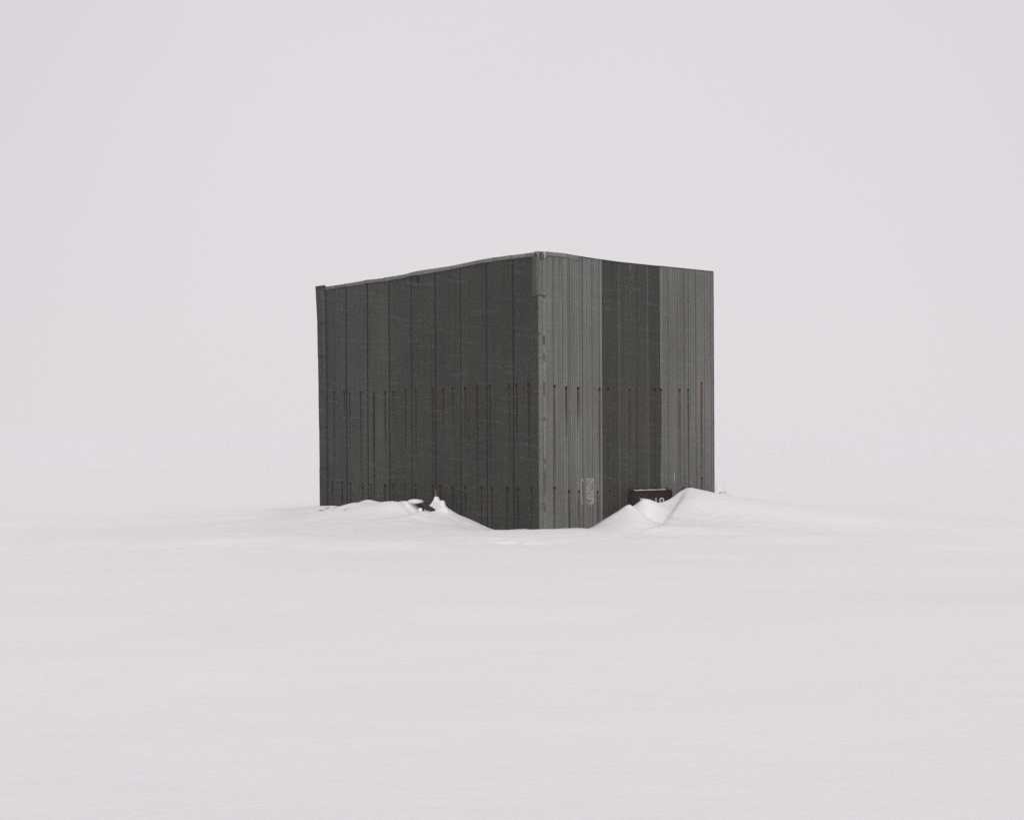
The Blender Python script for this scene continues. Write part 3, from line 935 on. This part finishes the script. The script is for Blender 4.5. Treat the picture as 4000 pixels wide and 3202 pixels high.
def keep_a(x, y):
    w = float(np.interp(y, [1868, 1872, 1945, 1960, 1966, 1970, 1978], [26, 30, 29, 28, 25, 7, 3]))
    cx_ = float(np.interp(y, [1868, 1960, 1966, 1978], [2302.5, 2303, 2304, 2308.5]))
    if abs(x - cx_) > w / 2 + 1.2 * float(vnoise(y * .25, x * .1, 43)):
        return False
    e = abs(x - cx_) / (w / 2)
    t = .75 * float(vnoise(x * .8, y * .42, 71)) + .45 * float(vnoise(x * .34, y * .30, 72)) * (1 if y > 1880 else .3)
    if abs(y - 1955) < 5 and abs(x - 2295) < 4: return False
    if abs(y - 1902) < 4 and abs(x - 2311) < 3: return False
    return t < .17 + .3 * (e > .8)
def keep_b(x, y):
    c = float(np.interp(y, [1870, 1965], [2266.5, 2269]))
    if y < 1881 and 2265 < x < 2276 + .5 and float(vnoise(x * .4, y * .4, 47)) < .25 and not (2267.5 < x < 2272 and y > 1874): return True
    if y > 1955 and x < 2274 and float(vnoise(x * .5, y * .4, 48)) < -.05 and x > c: return True
    return abs(x - c) < 1.9 + .5 * float(vnoise(y * .2, 3.3, 46)) and y < 1963
ragged('torn_poster', 2286, 2321, 1867, 1980, keep_a, 'larger ragged patch of faded white paper on the pale end wall', None)
ragged('torn_poster', 2263, 2278, 1869, 1967, keep_b, 'narrow white upright strip of torn paper left of the larger patch', None)

# ------------------------------------------------------------------ faint things beyond the far right corner
def far_bar(name, segs, depth, mat, lab, cat, grp=None):
    bm = bmesh.new()
    for xa, ya, xb, yb, th in segs:
        a, b = at(xa, ya, depth), at(xb, yb, depth)
        bar(bm, a, b, .09, th * depth / F, Vector((0, 1, 0)) if abs(xa - xb) < 3 else Vector((0, 0, 1)))
    bmesh.ops.bevel(bm, geom=bm.edges[:], offset=.004, segments=1, affect='EDGES')
    return tag(link(name, from_bm(name, bm, mat)), lab, cat, grp)
fence = bpy.data.objects.new('rail_fence', None); COL.objects.link(fence)
fd = 36.0
fo = at(2797, 1950, fd); fence.location = fo
tag(fence, 'faint rail fence coloured pale as if in haze beyond the far right corner of the shed', 'fence')
def fpart(name, xa, ya, xb, yb, th):
    bm = bmesh.new()
    a, b = at(xa, ya, fd) - fo, at(xb, yb, fd) - fo
    bar(bm, a, b, .025, th * fd / F, Vector((0, 1, 0)) if abs(xa - xb) < 3 else Vector((0, 0, 1)))
    return link(name, from_bm(name, bm, M_FAR), fence)
fpart('post', 2798.5, 1880, 2796, 1975, 2.6)
fpart('post', 2829, 1884, 2829, 1975, 1.2)
fpart('rail', 2784, 1883.5, 2832, 1884.5, 3.0)
far_bar('plank', [(2796, 1931, 2819, 1930.5, 3.6)], 33.2, M_FARDARK, 'short dark plank end just above the snow right of the shed', 'plank', 'planks beyond the shed')
far_bar('plank', [(2821, 1930.3, 2862, 1930.8, 1.8)], 33.4, M_FAR, 'long thin pale plank trailing right of the dark plank end', 'plank', 'planks beyond the shed')
far_bar('plank', [(2808, 1924, 2820, 1923, 3.0), (2820, 1923.2, 2838, 1922.6, 1.6)], 34.2, M_FARDARK, 'upper short grey plank floating above the dark plank in the drift', 'plank', 'planks beyond the shed')
far_bar('plank', [(2791, 1938, 2798, 1942.5, 2.5), (2799, 1939, 2804, 1942, 1.5)], 31.2, M_FARDARK, 'small dark splinter touching the far right foot of the shed', 'plank', 'planks beyond the shed')

# ------------------------------------------------------------------ snow in the air
def outside(P):
    q = P[:, :2] - P0
    return ((q @ UL < -.1) | (q @ UR < -.1)) & (P[:, 2] > .1)
pos, rad = [], []
for _ in range(2000):                            # gusts carry the fine flakes in short strings
    dep = rng.uniform(20, 31)
    p = np.array([rng.uniform(-5.4, 5.2) * dep / 30, dep, rng.uniform(.2, 5.2)])
    w_ = np.array([1, rng.uniform(-.3, .3), -rng.normal(.17, .12)])
    k_ = rng.integers(14, 50)
    q = np.cumsum(rng.uniform(.004, .012, k_))
    pp = p + w_ * q[:, None]
    pp[:, 2] += .010 * np.sin(q * 6 + p[0]) + rng.normal(0, .009, k_)
    pp[:, 1] += rng.normal(0, .004, k_)
    pos.append(pp); rad.append(rng.uniform(.0003, .00092) * rng.uniform(.6, 1.3, k_))
dep = rng.uniform(9, 34, 3000)                   # and single ones drift everywhere
pos.append(np.stack([rng.uniform(-.36, .36, 3000) * dep, dep, CAMZ + rng.uniform(-.05, .26, 3000) * dep], 1))
rad.append(rng.uniform(.0005, .0010, 3000) * dep / 15)
pos = np.concatenate(pos); rad = np.concatenate(rad)
ok = outside(pos); pos = pos[ok]; rad = rad[ok]
tet = np.array([(1, 1, 1), (1, -1, -1), (-1, 1, -1), (-1, -1, 1)], float)
V = (pos[:, None, :] + tet[None] * rad[:, None, None] * rng.choice([-1, 1], (len(pos), 1, 3)) * rng.uniform(.7, 1.3, (len(pos), 4, 1))).reshape(-1, 3)
FI = (np.arange(len(pos))[:, None, None] * 4 + np.array([(0, 1, 2), (0, 3, 1), (0, 2, 3), (1, 3, 2)])[None]).reshape(-1, 3)
vs, fs = V.tolist(), FI.tolist()
fl = link('blowing_snow', mesh('blowing_snow', vs, fs, M_FLAKE, False))
tag(fl, 'fine white flakes of snow blowing through the air before the shed', 'snow', kind='stuff')

# ------------------------------------------------------------------ whiteout air
hz = bpy.data.materials.new('whiteout_air'); hz.use_nodes = True
t = hz.node_tree; t.nodes.clear()
out = t.nodes.new('ShaderNodeOutputMaterial'); pv = t.nodes.new('ShaderNodeVolumePrincipled')
pv.inputs['Color'].default_value = (.957, .938, .946, 1)
pv.inputs['Density'].default_value = .0008
pv.inputs['Anisotropy'].default_value = 0.0
t.links.new(pv.outputs['Volume'], out.inputs['Volume'])
zmin = float(GZ.min()) - 1.0; zmax = 7.0
bm = bmesh.new(); bmesh.ops.create_cube(bm, size=1)
ex, ey0, ey1 = 3300, -900, 3300
for q in bm.verts:
    q.co = Vector((q.co.x * 2 * ex, (ey0 + ey1) / 2 + q.co.y * (ey1 - ey0), zmin + (q.co.z + .5) * (zmax - zmin)))
haze = link('haze', from_bm('haze', bm, hz))
tag(haze, kind='stuff')

# ------------------------------------------------------------------ overcast sky and a veiled sun
SUN_EL, SUN_AZ = math.radians(34), math.radians(172)      # azimuth from +Y towards +X
w = bpy.data.worlds.new('World'); scene.world = w; w.use_nodes = True
t = w.node_tree
bg = t.nodes['Background']; bg.inputs['Strength'].default_value = .1
sky = t.nodes.new('ShaderNodeTexSky'); sky.sky_type = 'NISHITA'; sky.sun_disc = False
sky.sun_elevation = SUN_EL; sky.sun_rotation = SUN_AZ
tc = t.nodes.new('ShaderNodeTexCoord')
# cloud sheet: brightest behind the shed; lens fall-off put into its colour
dt = t.nodes.new('ShaderNodeVectorMath'); dt.operation = 'DOT_PRODUCT'
gd = Vector((.02, 1, .05)).normalized(); dt.inputs[1].default_value = gd
t.links.new(tc.outputs['Generated'], dt.inputs[0])
rp = t.nodes.new('ShaderNodeMapRange'); rp.interpolation_type = 'SMOOTHSTEP'
rp.inputs['From Min'].default_value = math.cos(math.radians(32)); rp.inputs['From Max'].default_value = 1.0
t.links.new(dt.outputs['Value'], rp.inputs['Value'])
nz = t.nodes.new('ShaderNodeTexNoise'); nz.inputs['Scale'].default_value = 2.2; nz.inputs['Detail'].default_value = 3
t.links.new(tc.outputs['Generated'], nz.inputs['Vector'])
mx = t.nodes.new('ShaderNodeMix'); mx.data_type = 'RGBA'
mx.inputs[6].default_value = (6.45, 6.40, 6.62, 1); mx.inputs[7].default_value = (7.55, 7.20, 7.42, 1)
# and pale all round the horizon, where blown snow fills the air
sx = t.nodes.new('ShaderNodeSeparateXYZ'); t.links.new(tc.outputs['Generated'], sx.inputs[0])
rh = t.nodes.new('ShaderNodeMapRange'); rh.interpolation_type = 'SMOOTHSTEP'
rh.inputs['From Min'].default_value = .17; rh.inputs['From Max'].default_value = .0
rh.inputs['To Min'].default_value = 0; rh.inputs['To Max'].default_value = .72
t.links.new(sx.outputs['Z'], rh.inputs['Value'])
mm = t.nodes.new('ShaderNodeMath'); mm.operation = 'MAXIMUM'
t.links.new(rp.outputs['Result'], mm.inputs[0]); t.links.new(rh.outputs['Result'], mm.inputs[1])
t.links.new(mm.outputs[0], mx.inputs[0])
nr = t.nodes.new('ShaderNodeMapRange'); nr.inputs['From Min'].default_value = .3; nr.inputs['From Max'].default_value = .7
nr.inputs['To Min'].default_value = .99; nr.inputs['To Max'].default_value = 1.01
t.links.new(nz.outputs['Fac'], nr.inputs['Value'])
# overhead and behind, out of view, dimmed further to balance sun and snow
r2 = t.nodes.new('ShaderNodeMapRange'); r2.interpolation_type = 'SMOOTHSTEP'
r2.inputs['From Min'].default_value = math.cos(math.radians(85)); r2.inputs['From Max'].default_value = math.cos(math.radians(32))
t.links.new(dt.outputs['Value'], r2.inputs['Value'])
mz = t.nodes.new('ShaderNodeMix'); mz.data_type = 'RGBA'
mz.inputs[6].default_value = (5.30, 5.26, 5.46, 1); mz.inputs[7].default_value = (6.45, 6.40, 6.62, 1)
t.links.new(r2.outputs['Result'], mz.inputs[0]); t.links.new(mz.outputs[2], mx.inputs[6])
sc_ = t.nodes.new('ShaderNodeVectorMath'); sc_.operation = 'SCALE'
t.links.new(mx.outputs[2], sc_.inputs[0]); t.links.new(nr.outputs['Result'], sc_.inputs['Scale'])
m2 = t.nodes.new('ShaderNodeMix'); m2.data_type = 'RGBA'; m2.inputs[0].default_value = .985
t.links.new(sky.outputs['Color'], m2.inputs[6]); t.links.new(sc_.outputs['Vector'], m2.inputs[7])
t.links.new(m2.outputs[2], bg.inputs['Color'])

ld = bpy.data.lights.new('veiled_sun', 'SUN'); ld.energy = 1.5; ld.angle = math.radians(50); ld.color = (1, .962, .94)
sun = bpy.data.objects.new('veiled_sun', ld); COL.objects.link(sun)
dvec = Vector((math.sin(SUN_AZ) * math.cos(SUN_EL), math.cos(SUN_AZ) * math.cos(SUN_EL), math.sin(SUN_EL)))
sun.rotation_euler = dvec.to_track_quat('Z', 'Y').to_euler()
sun.location = (10, -10, 30)

# ------------------------------------------------------------------ camera
cd = bpy.data.cameras.new('camera'); cd.sensor_width = 36; cd.sensor_fit = 'HORIZONTAL'
cd.lens = 36 * F / 4000; cd.shift_y = (HY - 1601) / 4000
cd.clip_start = .1; cd.clip_end = 12000
cam = bpy.data.objects.new('camera', cd); COL.objects.link(cam)
cam.location = (0, 0, CAMZ); cam.rotation_euler = (math.pi / 2, 0, 0)
scene.camera = cam

scene.render.engine = 'CYCLES'
scene.view_settings.view_transform = 'Standard'
scene.view_settings.look = 'None'
scene.view_settings.exposure = 0; scene.view_settings.gamma = 1
scene.cycles.volume_bounces = 4
scene.cycles.max_bounces = 10
scene.cycles.use_denoising = False
